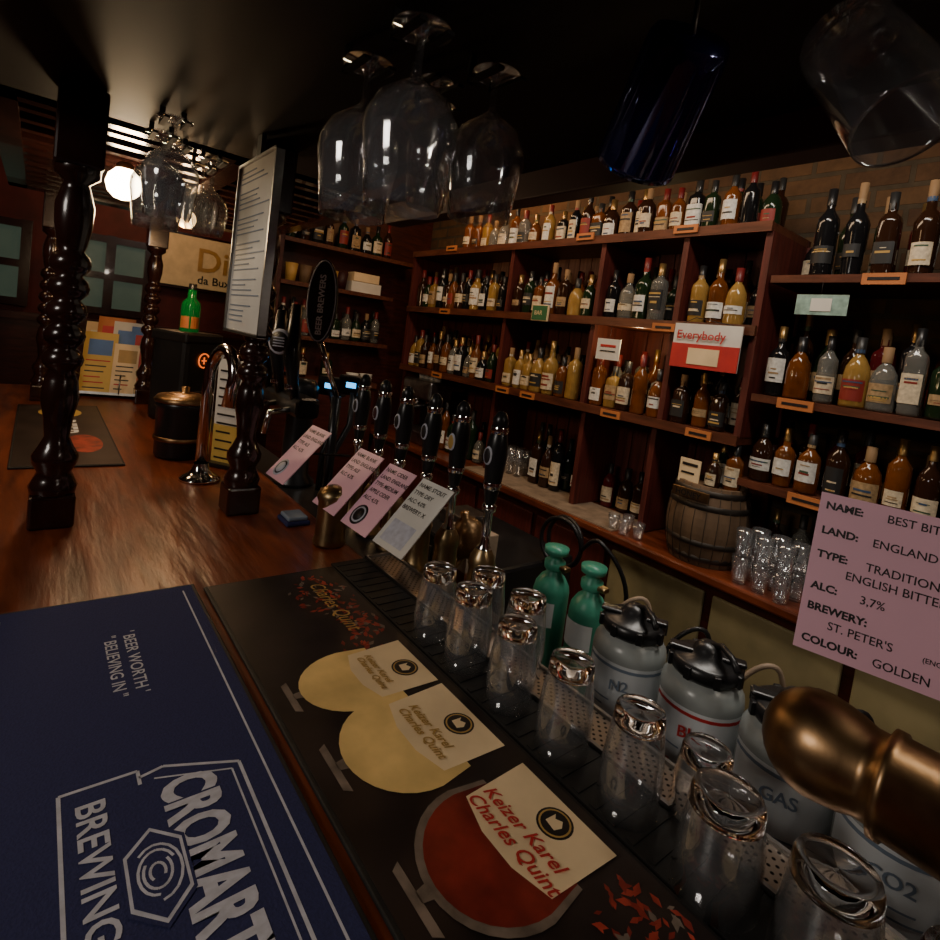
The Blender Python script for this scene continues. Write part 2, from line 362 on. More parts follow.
for (fx,fy,n,R_) in [(-.90,.44,90,.055),(-.79,.46,50,.04),(-.205,.45,90,.045),(-.72,.44,30,.04)]:
    for i in range(n):
        a=random.random()*6.28;r=R_*random.random()**.6;cx=fx+1.4*r*math.cos(a);cy=min(.49,fy+r*math.sin(a));t=random.random()*6.28;s=random.uniform(.004,.010)
        b.poly([(cx+s*math.cos(t),cy+s*math.sin(t)),(cx+s*.4*math.cos(t+1.6),cy+s*.4*math.sin(t+1.6)),(cx-s*math.cos(t),cy-s*math.sin(t)),(cx+s*.5*math.cos(t-1.6),cy+s*.5*math.sin(t-1.6))],random.choice([M['redflower'],M['redflower'],M['stem'],M['beerred'],M['beerred']]),zt+.00002+.000001*i)
o=b.build()
for cx,s in [(-.650,.014),(-.515,.017),(-.345,.022)]:
    m=M['gold'] if cx<-.4 else M['red']
    text('Keizer Karel',s,FZ(cx-.005,.418,zt+.0022),m,o,align='CENTER',bold=.0003,shear=.3)
    text('Charles Quint',s,FZ(cx,.418-s*.95,zt+.0022),m,o,align='CENTER',bold=.0003,shear=.3)
text('Charles Quint',.038,FZ(-.94,.43,zt+.0012),M['gold'],o,sx=.8,shear=.3)
b=runner('dark_bar_mat',-2.88,-1.87,-.035,.235,M['photodark'],M['rubber'])
b.poly([(-2.7+.1*math.cos(a*.3),.10+.07*math.sin(a*.3)) for a in range(21)],M['yellow'],zt)
b.poly([(-2.15+.13*math.cos(a*.3),.15+.05*math.sin(a*.3)) for a in range(21)],M['redflower'],zt)
o=b.build()
text('BEER',.12,FZ(-2.55,.06,zt+.0005),M['white'],o,bold=.002)
# ------------------------------------------------------------ upturned glasses (thin walls, solid glass bottom)
def tumbler(x,y,s=1,z=1.1064,kind=0):
    b=MB('beer_tumbler');T=TR(x,y,z)@Matrix.Scale(s,4)
    if kind==0:
        wall=[(.0262,.104),(.0312,.075),(.0342,.040),(.0338,.0),(.0352,0),(.0362,.040),(.0332,.075),(.0295,.1035)]
        base=[(0,.106),(.026,.1045),(.0295,.1035),(.0290,.114),(.0275,.121),(.022,.123),(.0,.120)]
    else:
        wall=[(.031,.080),(.0365,.050),(.0392,.0),(.0407,0),(.0385,.050),(.0345,.082)]
        base=[(0,.084),(.030,.082),(.0345,.082),(.0335,.094),(.031,.100),(.024,.101),(.0,.098)]
    b.lathe(wall,M['thin2'],36,T);b.lathe(base,M['glass'],36,T);b.build()
for x,y in [(-.70,.55),(-.61,.55),(-.655,.619),(-.51,.55),(-.56,.618),(-.41,.55),(-.31,.55)]:
    tumbler(x,y,random.uniform(.95,1.0))
tumbler(-.26,.614,.80,kind=1);tumbler(-.205,.545,1,kind=1);tumbler(-.115,.552,1,kind=1);tumbler(-.025,.55,1,kind=1)
# ------------------------------------------------------------ bottles
def bottle(b,x,y,z,h,r,style,g,lab,cap,face=None):
    T=TR(x,y,z,random.uniform(-.5,.5) if style!=3 else 0)
    if style==0:
        p=[(0,0),(r*.95,.002),(r,.01),(r,h*.60),(r*.93,h*.66),(r*.5,h*.74),(r*.36,h*.78),(r*.34,h*.88)]
    elif style==1:
        p=[(0,0),(r*.95,.002),(r,.01),(r,h*.55),(r*.85,h*.64),(r*.45,h*.72),(r*.34,h*.76),(r*.33,h*.9)]
    elif style==2:
        h*=.86;p=[(0,0),(r*1.1,.002),(r*1.12,.01),(r*1.12,h*.44),(r*1.0,h*.58),(r*.6,h*.70),(r*.38,h*.74),(r*.36,h*.86)]
    elif style==4:
        p=[(0,0),(r*.9,.002),(r*.9,.01),(r*1.02,h*.45),(r*1.05,h*.56),(r*.75,h*.65),(r*.4,h*.7),(r*.33,h*.88)]
    else:
        h*=.92;p=[(0,0),(r*.85,.002),(r*.9,.01),(r*.9,h*.64),(r*.8,h*.70),(r*.42,h*.75),(r*.36,h*.78),(r*.35,h*.87)]
    sq=6 if style==3 else 0
    b.lathe(p,g,14,T,sq=sq)
    zc=p[-1][1];rc=p[-1][0]*1.2
    b.lathe([(rc,zc-.02),(rc,h),(0,h)],cap,10,T)
    if lab is not None:
        rl=(p[2][0])*1.025+.0008
        if style==2:rl=r*1.14
        if style==4:rl=r*1.06
        f=-math.pi/2 if face is None else face
        T2=TR(x,y,z)
        l0=h*random.choice([.10,.14,.2]);l1=h*random.choice([.40,.48,.34,.54])
        if style==2:l1=min(l1,h*.43)
        w=random.choice([.8,1.0,1.2])
        b.lathe([(rl,l0),(rl,l1)],lab,8,T2,f-w,f+w,sq=sq)
        for q in range(random.choice([2,3,3,4])):
            ink=random.choice([L[3],L[3],L[4],L[2],L[5],L[6],M['gold']])
            if lab is L[3]:ink=random.choice([L[0],M['gold']])
            zz=l0+(l1-l0)*random.uniform(.1,.85);hh=(l1-l0)*random.uniform(.03,.12);w2=random.uniform(.25,w*.8)
            b.lathe([(rl+.0008,zz),(rl+.0008,zz+hh)],ink,6,T2,f-w2,f+w2,sq=sq)
        if random.random()<.35:
            b.lathe([(p[-1][0]*1.1+.001,h*.78),(p[-1][0]*1.1+.001,h*.83)],random.choice(L),8,T2,f-1.2,f+1.2)
gl=['dkgreen','dkbrown','amber','black','clear','black','amber','gold','dkgreen','dkbrown','dkbrown','amber']
def row(b,x0,x1,y,z,hmax=.29,dens=.074,kinds=gl,skip=.04,axis='x',face=None,hmin=.19):
    x=x0
    while x<x1:
        w=dens*random.uniform(.92,1.12)
        if random.random()>skip:
            h=random.uniform(hmin,hmax);r=min(random.uniform(.028,.037),w*.46)
            g=G[random.choice(kinds)];lab=random.choice([L[0],L[1],L[0],L[1],L[2],L[3],L[1],L[2],L[4],L[3],L[0],None])
            yy=y+random.uniform(-.010,.010)
            px,py=(x,yy) if axis=='x' else (yy,x)
            bottle(b,px,py,z+.0008,h,r,random.choice([0,0,1,2,3,3,4,2]),g,lab,random.choice(C),face)
        x+=w
# ------------------------------------------------------------ back bar shelving
b=MB('back_bar_shelving')
XL,XR=-3.2,-.90
for z in (2.14,1.78,1.39):
    b.box(XL,XR,1.95,2.24,z-.028,z,M['shelf'])
    b.box(XL,XR,1.938,1.95,z-.032,z+.004,M['shelf'])
for x in (-3.2,-2.22,-1.62,-1.22,-.91):
    b.box(x-.012,x+.012,1.955,2.24,1.39,2.112,M['panel'])
for x in (-3.2,-2.25,-1.62,-1.25):
    b.box(x-.012,x+.012,1.98,2.24,.921,1.362,M['panel'])
x=XL
while x<XR-.01:
    for z0,z1,up in ((1.39,1.752,0),(1.78,2.112,1),(.921,1.362,2)):
        pale=(up==1 and (-2.75<x<-2.25 or -2.2<x<-1.9))
        b.box(x,x+.075,2.24,2.25,z0,z1,M['panel2'] if pale else M['panel'])
    x+=.08
b.box(XL,XR,2.25,2.27,.921,2.14,M['mahog'])
b.build()
b=MB('bottle_shelving')
for z in (1.96,1.55,1.25):
    b.box(-.885,.9,1.96,2.295,z-.025,z,M['shelf'])
for x in (-.3,.3,.85):b.box(x-.012,x+.012,1.98,2.295,.916,2.2,M['mahog'])
b.build()
b=MB('back_counter')
b.box(-3.5,.9,1.85,2.29,.88,.915,M['bar'],bev=.008)
b.box(-3.5,.9,1.90,2.28,0,.88,M['mahog'])
for i in range(10):
    x=-3.45+i*.43
    m=M['beige'] if -1.35<x<-.1 else M['panel']
    b.box(x,x+.40,1.885,1.90,.12,.84,m,bev=.006)
b.box(-2.3,-1.3,1.865,2.12,.915,.920,M['mat_tan'])
b.build()
bays=((-3.14,-2.27),(-2.17,-1.68),(-1.57,-1.27),(-1.16,-.96))
b=MB('liquor_bottles')
row(b,-2.75,-2.05,2.05,2.14,.24,.080,['amber','gold','clear'],.05,hmin=.16)
row(b,-1.98,-1.50,2.05,2.14,.24,.078,['dkbrown','black','dkgreen','amber'],.0,hmin=.18)
row(b,-1.48,-.93,2.05,2.14,.25,.072,['dkbrown','black','dkgreen','amber'],.0,hmin=.20)
row(b,-2.0,-.95,2.15,2.14,.25,.078,['dkbrown','black','dkgreen'],.1,hmin=.20)
b.build()
b=MB('liquor_bottles')
for (xa,xb) in bays:
    row(b,xa,xb,2.00,1.78,.27)
    row(b,xa+.03,xb,2.08,1.78,.28,skip=.05)
    row(b,xa+.02,xb,2.16,1.78,.30,skip=.1,hmin=.24)
b.build()
b=MB('whisky_bottles')
for (xa,xb) in bays:
    kk=gl if xa<-2.5 else ['gold','clear','amber','clear','gold','clear','dkbrown']
    if xa==-1.16:kk=['black','dkbrown','amber']
    row(b,xa,xb,2.00,1.39,.27,kinds=kk)
    row(b,xa+.03,xb,2.08,1.39,.28,kinds=kk,skip=.1)
    row(b,xa+.01,xb,2.17,1.39,.30,kinds=kk,skip=.1,hmin=.24)
b.build()
dk=['dkbrown','black','amber','dkgreen','red','black','dkbrown']
b=MB('liquor_bottles')
row(b,-.84,.2,2.02,1.96,.30,.085,dk,hmin=.25);row(b,-.82,.2,2.12,1.96,.30,.09,dk)
b.build()
b=MB('whisky_bottles')
row(b,-.84,.2,2.02,1.55,.29,.076,['amber','gold','clear','dkbrown','black','clear','dkgreen','black']);row(b,-.80,.2,2.11,1.55,.31,.078,dk,hmin=.24);row(b,-.83,.2,2.2,1.55,.32,.078,dk,hmin=.24)
b.build()
b=MB('liquor_bottles')
row(b,-.84,.2,2.02,1.25,.24,.076,['amber','clear','black','dkgreen','dkbrown']);row(b,-.80,.2,2.11,1.25,.25,.078,dk,hmin=.22)
b.build()
b=MB('liquor_bottles')
row(b,-.60,.27,1.99,.915,.29,.08,['clear','dkgreen','black','dkbrown'],.05)
row(b,-.80,.27,2.14,.915,.29,.08,['clear','dkgreen','black','dkbrown'],.1)
b.build()
b=MB('wine_bottles')
row(b,-2.02,-1.72,2.14,.920,.31,.072,['black','dkgreen','dkbrown'],0,hmin=.28)
row(b,-1.95,-1.76,2.06,.920,.31,.072,['black','dkgreen','dkbrown'],0,hmin=.28)
row(b,-1.55,-1.32,2.16,.915,.24,.08,['red','dkbrown'],.1)
b.build()
b=MB('coffee_machine')
b.box(-3.10,-2.78,1.92,2.20,.9155,1.00,M['steel'],bev=.01);b.box(-3.10,-2.78,2.08,2.20,1.0,1.28,M['black'],bev=.01);b.box(-3.10,-2.78,1.92,2.20,1.20,1.32,M['steel'],bev=.015)
for x in (-3.02,-2.86):
    b.lathe([(0,-.05),(.025,-.05),(.03,-.02),(.03,0),(0,0)],M['chrome'],16,TR(x,1.99,1.20));b.tube([(x,1.97,1.165),(x,1.87,1.155)],[.009,.013],M['black'],10)
for x in (-3.04,-2.98,-2.92,-2.86):simple=b.lathe([(0,0),(.022,0),(.032,.05),(.029,.05),(.02,.005),(0,.005)],M['paper'],14,TR(x,2.03,1.3205))
b.build()
b=MB('liquor_bottles')
row(b,-2.72,-2.32,2.03,.9155,.30,.078,['dkgreen','black','clear','amber'],.05);row(b,-2.72,-2.32,2.13,.9155,.30,.078,['dkgreen','black','dkbrown'],.05);b.build()
b=MB('price_tags')
for x,z in [(-2.76,2.155),(-1.72,2.155),(-1.22,2.15),(-2.75,1.775),(-1.25,1.768),(-2.75,1.385),(-2.14,1.385),(-1.44,1.385),(-1.04,1.385),(-1.95,1.385)]:
    b.box(x-.05,x+.05,1.930,1.937,z-.028,z+.003,M['orange'])
    b.box(x-.035,x+.035,1.9285,1.930,z-.018,z-.008,M['ink'])
for x,z in [(-.56,1.945),(-.74,1.535),(-.66,1.235),(-.2,1.945),(-.3,1.535)]:
    b.box(x-.055,x+.055,1.950,1.958,z-.018,z+.016,M['orange']);b.box(x-.04,x+.04,1.9485,1.95,z-.005,z+.004,M['ink'])
b.build()
b=MB('green_notice');b.box(-1.99,-1.88,1.925,1.936,1.745,1.825,M['cream'],bev=.002);b.box(-1.985,-1.885,1.923,1.926,1.75,1.82,M['green']);o=b.build()
text('BAR',.03,FY(-1.97,1.9225,1.775),M['cream'],o)
b=MB('hanging_notice_card');b.box(-1.19,-.93,1.918,1.924,1.61,1.775,M['paper']);b.box(-1.19,-.93,1.915,1.919,1.61,1.70,M['red']);b.box(-1.12,-1.0,1.913,1.916,1.625,1.685,M['cream'])
b.tube([(-1.16,1.92,1.775),(-1.12,1.935,1.80),(-.96,1.92,1.775)],.0015,M['ink'],4);o=b.build()
text('Everybody',.045,FY(-1.175,1.912,1.718),M['red'],o,bold=.0006)
b=MB('white_notice_card');b.box(-1.56,-1.44,1.93,1.936,1.60,1.69,M['paper']);b.box(-1.54,-1.46,1.928,1.93,1.655,1.665,M['red']);b.box(-1.54,-1.46,1.928,1.93,1.635,1.64,M['ink']);b.tube([(-1.5,1.933,1.69),(-1.5,1.937,1.748)],.001,M['ink'],4);b.build()
b=MB('banknote');b.box(-.79,-.64,1.955,1.958,1.83,1.895,M['note']);b.box(-.745,-.685,1.953,1.955,1.842,1.883,M['paper']);b.tube([(-.72,1.957,1.895),(-.72,1.957,1.935)],.001,M['ink'],4);b.build()
b=MB('honey_barrel')
bx,by,bz=-.985,1.995,.916
prof=[(0,.0),(.118,0),(.120,.005)]+[(.120+.022*math.sin(math.pi*t/10),.005+.28*t/10) for t in range(1,10)]+[(.120,.285),(.112,.287),(.110,.272),(0,.272)]
b.lathe(prof,M['barrel'],22,TR(bx,by,bz),smooth=False)
for z in (.02,.075,.205,.255):
    r=.120+.022*math.sin(math.pi*z/.285)+.0018
    b.lathe([(r-.003,z-.002),(r,z),(r+.0005,z+.018),(r-.003,z+.02)],M['iron'],28,TR(bx,by,bz))
for k in range(22):
    a=2*math.pi*k/22
    pts=[(bx+(.1212+.022*math.sin(math.pi*t/8))*math.cos(a),by+(.1212+.022*math.sin(math.pi*t/8))*math.sin(a),bz+.005+.28*t/8) for t in range(9)]
    b.tube(pts,.0012,M['iron'],4)
b.box(bx-.075,bx+.065,1.850,1.856,1.150,1.185,M['brass'],bev=.002)
o=b.build();text('HONEY',.028,FY(bx-.06,1.849,1.157),M['ink'],o,bold=.0005)
b=MB('small_notice_card');b.box(-1.075,-.995,1.905,1.909,1.19,1.28,M['cream']);b.box(-1.065,-1.005,1.903,1.9055,1.255,1.265,M['ink']);b.box(-1.065,-1.015,1.903,1.9055,1.225,1.232,M['ink']);b.box(-1.075,-.995,1.905,1.935,1.189,1.192,M['cream']);b.build()
b=MB('spirit_bottle')
bottle(b,-.91,1.98,1.189,.17,.03,0,G['amber'],L[0],C[0]);bottle(b,-.98,2.03,1.189,.165,.03,1,G['dkgreen'],L[1],C[1]);bottle(b,-.965,1.945,1.189,.15,.024,2,G['dkbrown'],L[0],C[1]);b.build()
def simple_glass(b,x,y,z,r,h,m=M['thin']):
    b.lathe([(0,.008),(r*.75,.008),(r*.95,h),(r,h),(r*.8,0),(0,0)],m,16,TR(x,y,z))
b=MB('stacked_bar_glasses')
for (x,y) in [(-.80,1.90),(-.73,1.89),(-.66,1.88),(-.78,1.97),(-.71,1.96),(-.645,1.95)]:
    simple_glass(b,x,y,.916,.03,.09);simple_glass(b,x,y,1.008,.03,.09)
b.build()
b=MB('shot_glasses')
for (x,y) in [(-1.32,1.90),(-1.26,1.885),(-1.20,1.90),(-1.285,1.95)]:simple_glass(b,x,y,.9205,.024,.06)
b.build()
b=MB('highball_glasses')
for i in range(3):
    for j in range(2):simple_glass(b,-2.20+i*.062,2.06+j*.065,.9205,.028,.14)
b.build()
# ------------------------------------------------------------ end wall shelves
b=MB('end_wall_shelving')
for z in (2.09,1.83,1.50):
    b.box(-3.56,-3.38,1.14,2.10 if z>2 else 1.93,z-.025,z,M['shelf'])
b.box(-3.56,-3.38,1.12,1.145,1.2,2.4,M['mahog']);b.box(-3.56,-3.30,1.12,1.84,1.2,1.235,M['shelf']);b.box(-3.54,-3.32,1.14,1.84,0,1.2,M['mahog']);b.build()
b=MB('shelf_bottles')
row(b,1.20,1.90,-3.44,1.50,.24,.07,['dkgreen','black','dkbrown','clear'],.05,'y',0,hmin=.18)
row(b,1.22,1.90,-3.51,1.50,.24,.07,['dkgreen','black','dkbrown','clear'],.05,'y',0,hmin=.18)
row(b,1.20,1.60,-3.44,1.235,.20,.08,['dkgreen','black','dkbrown'],.05,'y',0,hmin=.16)
row(b,1.20,1.95,-3.44,2.09,.24,.08,['dkgreen','black','dkbrown'],.05,'y',0,hmin=.2);b.build()
b=MB('shelf_boxes_and_cups')
b.box(-3.50,-3.40,1.62,1.84,1.83,1.90,M['paper'],bev=.003);b.box(-3.50,-3.40,1.63,1.82,1.902,1.96,M['cream'],bev=.003)
for y in (1.22,1.31,1.40,1.49,1.56):b.lathe([(0,0),(.03,0),(.04,.11),(.035,.11),(.025,.01),(0,.01)],random.choice([M['redlamp'],M['maroon'],M['gold'],M['barrel']]),14,TR(-3.43,y,1.83))
b.build()
b=MB('ceramic_bowls')
for y in (1.68,1.78):
    for k in range(3):b.lathe([(0,0),(.02,0),(.045,.03),(.042,.03),(.018,.006),(0,.006)],M['paper'],16,TR(-3.36,y,1.235+.012*k))
b.build()
# ------------------------------------------------------------ under-bar worktop, kegs, cylinders
b=MB('underbar_worktop')
b.box(-1.3,.6,.745,1.08,.77,.79,M['steel'],bev=.004)
for x in (-1.25,-.4,.55):
    for y in (.78,1.05):b.box(x-.02,x+.02,y-.02,y+.02,0,.77,M['steel'])
b.build()
def keg(x,y,txt,tc,r=.061,zc=1.150):
    b=MB('siphon_keg');z0=.791;H=zc-z0;T=TR(x,y,z0)
    b.lathe([(0,0),(r*.9,0),(r,.015),(r,H-.035),(r*.97,H-.022),(r*.85,H-.010),(r*.6,H),(r*.45,H+.006),(0,H+.006)],M['keg'],32,T)
    f=math.atan2(0-y,0-x)+.1
    b.lathe([(r+.001,.02),(r+.001,H-.038)],M['keglabel'],20,T,f-1.3,f+1.3)
    for k in range(18):
        zz=.06+(H-.15)*k/18
        st=f-1.0+random.choice([0,.0,.9])
        b.lathe([(r+.0017,zz),(r+.0017,zz+.0026)],M['kegblue'] if k%5 else tc,8,T,st,st+random.uniform(.4,.8))
    b.lathe([(r+.0016,H-.048),(r+.0016,H-.043)],tc,12,T,f-1.3,f+1.3)
    b.lathe([(r*.62,H-.008),(r*.80,H-.003),(r*.86,H+.003),(r*.86,H+.016),(r*.76,H+.020),(r*.4,H+.023),(.02,H+.034),(.012,H+.042),(0,H+.043)],M['black'],24,T)
    b.box(-.055,.055,-.010,.010,H+.021,H+.028,M['black'],T@Matrix.Rotation(.5,4,'Z'),bev=.003)
    b.tube([T@Vector(p) for p in [(0,0,H+.036),(.02,0,H+.046),(.045,-.02,H+.046),(.06,-.03,H+.036)]],.005,M['black'],8)
    for a in range(8):
        b.box(r*.82,r*.93,-.005,.005,H-.001,H+.018,M['black'],T@Matrix.Rotation(a*math.pi/4,4,'Z'),bev=.0015)
    o=b.build()
    F=Matrix.Translation((x+(r+.0035)*math.cos(f),y+(r+.0035)*math.sin(f),z0+H-.078))@frame((0,0,0),(-math.sin(f),math.cos(f),0),(0,0,1))
    text(txt,.024,F@Matrix.Translation((-.030,0,0)),tc,o,bold=.0004)
keg(-.507,.83,'N2',M['kegblue']);keg(-.378,.835,'BLAS',M['red']);keg(-.250,.83,'GAS',M['kegblue']);keg(-.124,.825,'CO2',M['kegblue']);keg(.01,.83,'CO2',M['red'])
def cyl(x,y,z1):
    b=MB('gas_cylinder');T=TR(x,y,.791);h=z1-.791
    b.lathe([(0,0),(.036,0),(.041,.01),(.041,h-.10),(.038,h-.085),(.028,h-.068),(.018,h-.06),(.018,h-.045),(0,h-.045)],M['gasgreen'],24,T)
    b.lathe([(.0420,h-.17),(.0420,h-.115)],M['keglabel'],12,T,-2.4,-.6)
    b.lathe([(.022,h-.050),(.024,h-.045),(.024,h-.032),(.015,h-.026),(.015,h-.018),(.027,h-.014),(.028,h),(0,h+.003)],M['gasgreen'],16,T)
    b.box(.0,.04,-.010,.010,h-.045,h-.034,M['copper'],T,bev=.003)
    b.build()
cyl(-.80,.955,1.165);cyl(-.70,.965,1.160)
def hose(b,pts,r=.006,m=M['black'],n=8):
    out=[]
    P=[Vector(pts[0])]+[Vector(p) for p in pts]+[Vector(pts[-1])]
    for i in range(1,len(P)-2):
        for k in range(n):
            t=k/n;a,b_,c,d=P[i-1],P[i],P[i+1],P[i+2]
            out.append(.5*((2*b_)+(c-a)*t+(2*a-5*b_+4*c-d)*t*t+(3*b_-a-3*c+d)*t**3))
    out.append(P[-2]);b.tube(out,r,m,8)
for i in range(5):
    b=MB('rubber_hose');x=-.72+i*.14
    hose(b,[(x,1.02,.80),(x+.02,1.05,1.02),(x+.07,1.10,1.08),(x+.10,1.12,.96),(x+.16,1.16,.8),(x+.1,1.16,.5),(x+.1,1.16,.01)],.005,M['black'] if i%2 else M['mat_tan']);b.build()
b=MB('coiled_hose')
hose(b,[(-1.32+.09*math.cos(t*.6),1.60+.02*math.sin(t*.3),.90+.09*math.sin(t*.6)) for t in range(34)],.008)
hose(b,[(-1.23,1.6,.90),(-1.15,1.6,.96),(-1.05,1.65,.80),(-1.1,1.7,.4),(-1.1,1.7,.01)],.008);b.build()
b=MB('chiller_machine')
b.box(-2.0,-1.38,1.34,1.76,0,.80,M['black'],bev=.015)
for i in range(14):b.box(-1.95+i*.037,-1.93+i*.037,1.333,1.34,.45,.74,M['iron'])
b.box(-1.9,-1.75,1.45,1.6,.80,.86,M['steel'],bev=.006)
b.build()
b=MB('cardboard_box');b.box(-1.14,-1.02,.88,.98,1.02,1.11,M['mat_tan'],bev=.002);b.box(-1.14,-1.02,.88,.98,.791,1.02,M['shelf']);b.box(-1.085,-1.075,.878,.982,1.02,1.112,M['orange']);b.build()
# ------------------------------------------------------------ beer engines
def card(b,T,w,h,m=M['pink']):
    b.box(-w/2,w/2,-h/2,h/2,-.001,.001,m,T)
def engine(x,y,cx,cy,cz,kind,w=.105,h=.165):
    b=MB('beer_engine');T=TR(x,y,1.0855)
    b.lathe([(0,0),(.032,0),(.034,.01),(.026,.02),(.024,.09),(.027,.10),(.024,.115),(.015,.13),(.009,.14),(.009,.20),(.014,.205),(.014,.215),(.009,.22)],[M['copper']]*7+[M['chrome']]*5,20,T)
    b.lathe([(.009,.215),(.012,.225),(.016,.25),(.020,.30),(.0205,.33),(.016,.352),(.012,.36),(.015,.37),(.015,.38),(.008,.392),(0,.395)],M['black'],18,T)
    for z in (.247,.352):b.lathe([(.0165,z),(.0178,z+.005),(.0178,z+.009),(.0165,z+.013)],M['chrome'],18,T)
    FB=T@frame((0,-.021,.31),(1,.1,0),(0,0,1))
    b.lathe([(0,.002),(.009,.002),(.010,-.001)],M['silver'],16,FB@Matrix.Diagonal((1,1.8,1,1)))
    b.lathe([(0,.0028),(.007,.0028),(.008,.002)],random.choice([M['maroon'],M['ink'],M['gold']]),16,FB@Matrix.Diagonal((1,1.8,1,1)))
    if kind is not None:
        ca=math.cos(rad(47));sa=math.sin(rad(47))
        F=frame((cx,cy,cz),(1,.05,0),(0,ca*.98,sa))
        card(b,F,w,h,M['pink'] if kind!=2 else M['paper'])
        b.tube([(x,y-.02,1.26),(cx,cy+.02,cz)],.003,M['black'],6)
        if kind in(0,1):
            G0=F@Matrix.Translation((-.015,-.05,0))
            b.lathe([(0,.0012),(.024,.0012),(.024,.002),(0,.002)],M['ink'] if kind==1 else M['silver'],20,G0)
            b.lathe([(0,.002),(.019,.002),(.019,.0025),(0,.0025)],M['silver'] if kind==1 else M['ink'],20,G0)
            b.lathe([(0,.0025),(.015,.0025),(.015,.003),(0,.003)],M['ink'] if kind==1 else M['silver'],20,G0)
        if kind==2:b.box(-.04,.035,-.07,-.02,.001,.0015,M['silver'],F)
    o=b.build()
    if kind is not None:
        ls=[['NAME: BLANK','LAND: ENGLAND','TYPE: ALE','ALC: 4,2%'],['NAME: CIDER','LAND: ENGLAND','TYPE: MEDIUM','APPLE CIDER','ALC: 4,5%'],['NAME: STOUT','TYPE: DRY','ALC: 4,0%','BREWERY: X']][kind]
        for i,t in enumerate(ls):text(t,.0135,F@Matrix.Translation((-w/2+.006,h/2-.02-.019*i,.0016)),M['ink'],o,bold=.0002)
engine(-1.30,.69,-1.30,.53,1.27,0)
engine(-1.19,.69,-1.12,.58,1.25,0)
engine(-1.085,.69,-1.01,.60,1.24,1)
engine(-.97,.69,-.90,.62,1.235,2)
engine(-.87,.69,0,0,0,None)
engine(-.755,.69,0,0,0,None)
b=MB('brass_drum')
b.lathe([(0,0),(.035,0),(.038,.008),(.034,.02),(.034,.10),(.038,.11),(.033,.125),(.015,.135),(0,.137)],M['copper'],24,TR(-1.13,.555,1.1005));b.build()
b=MB('brass_bell')
b.lathe([(.045,0),(.046,.01),(.038,.03),(.034,.05),(.024,.065),(.01,.075),(.01,.09),(0,.092)],M['brass'],24,TR(-.92,.80,1.14,0,rad(20)));b.tube([(-.92,.80,1.14),(-.92,.735,1.075)],.008,M['brass']);b.build()
# ------------------------------------------------------------ brass tap tower
b=MB('brass_tap_tower')
T=Matrix.Translation((-.165,.632,1.25))@Matrix.Rotation(rad(90),4,'Y')
prof=[(0,-.050)]+[(.050*math.sin(math.pi*t/14),-.050*math.cos(math.pi*t/14)) for t in range(1,9)]+[(.0455,.028),(.041,.040),(.041,.052),(.049,.054),(.049,.062),(.046,.064),(.046,.36),(.05,.365),(.05,.38),(0,.38)]
b.lathe(prof,M['brass'],40,T)
b.lathe([(.036,-.1385),(.037,-.134),(.034,-.125),(.030,-.12),(.030,-.03)],M['brass'],28,TR(.12,.612,1.25))
b.build()
b=MB('pink_beer_card')
th=rad(14);F=frame((-.205,.640,1.330),(math.cos(th),math.sin(th),0),(-math.sin(th)*.1,.18,1))
W,H=.235,.163
b.box(0,W,0,H,-.0008,.0008,M['pink'],F)
b.box(W*.78,W*.84,-.03,.03,-.006,-.001,M['black'],F)
o=b.build()
for (t,u,v,s,bo) in [('NAME:',.006,.147,.0105,1),('BEST BITTER',.058,.147,.0115,0),('LAND:',.006,.121,.0105,1),('ENGLAND',.050,.120,.0115,0),('TYPE:',.006,.096,.0105,1),('TRADITIONAL',.048,.095,.0115,0),('ENGLISH BITTER',.033,.081,.0115,0),('ALC:',.006,.063,.0105,1),('3,7%',.048,.062,.0115,0),('BREWERY:',.006,.042,.0105,1),("ST. PETER'S",.026,.027,.0115,0),('(ENGLAND, SUFFOLK)',.102,.028,.0065,0),('COLOUR:',.006,.009,.0105,1),('GOLDEN',.066,.008,.0115,0)]:
    text(t,s,F@Matrix.Translation((u,v,.0012)),M['ink'],o,bold=.0004 if bo else .0001,sx=1.05 if bo else .95)
# ------------------------------------------------------------ left side counter objects
b=MB('framed_menu_sheet')
b.box(-1.46,-1.19,.372,.378,1.555,1.945,M['paper']);
for x in (-1.463,-1.193):b.box(x,x+.006,.366,.384,1.55,1.95,M['steel'])
for z in (1.548,1.944):b.box(-1.463,-1.187,.366,.384,z,z+.006,M['steel'])
b.box(-1.34,-1.31,.37,.38,1.95,1.9995,M['black'])
for i in range(30):
    z=1.925-.0120*i
    if i in(3,8,13,20,25):continue
    b.box(-1.44,-1.44+random.uniform(.10,.22),.3705,.372,z,z+.0026,M['kegblue'])
b.build()
b=MB('chrome_tap')
pts=[(-1.69,.40,1.12),(-1.69,.40,1.40)]+[(-1.69+.07-.07*math.cos(a*math.pi/10),.40+.03*math.sin(a*.15),1.42+.07*math.sin(a*math.pi/10)) for a in range(11)]+[(-1.55,.42,1.34)]
b.tube(pts,.017,M['chrome'],14)
b.lathe([(0,0),(.055,0),(.055,.008),(.035,.018),(.024,.03),(.02,.05)],M['chrome'],24,TR(-1.69,.40,1.1005));b.build()
b=MB('ice_bucket')
TB=TR(-1.98,.40,1.1005)@Matrix.Scale(1.15,4)
b.lathe([(0,0),(.062,0),(.068,.01),(.070,.14),(.074,.145),(.074,.155),(.07,.16)],M['black'],28,TB)
b.lathe([(.071,.05),(.073,.052),(.073,.06),(.0705,.062)],M['brass'],28,TB)
b.lathe([(.076,.158),(.078,.164),(.07,.175),(.03,.183),(.01,.186),(.012,.2),(0,.203)],M['brass'],28,TB);b.build()
b=MB('menu_card_stand')
F=frame((-1.86,.47,1.105),(.8,.6,0),(.10,.05,1))
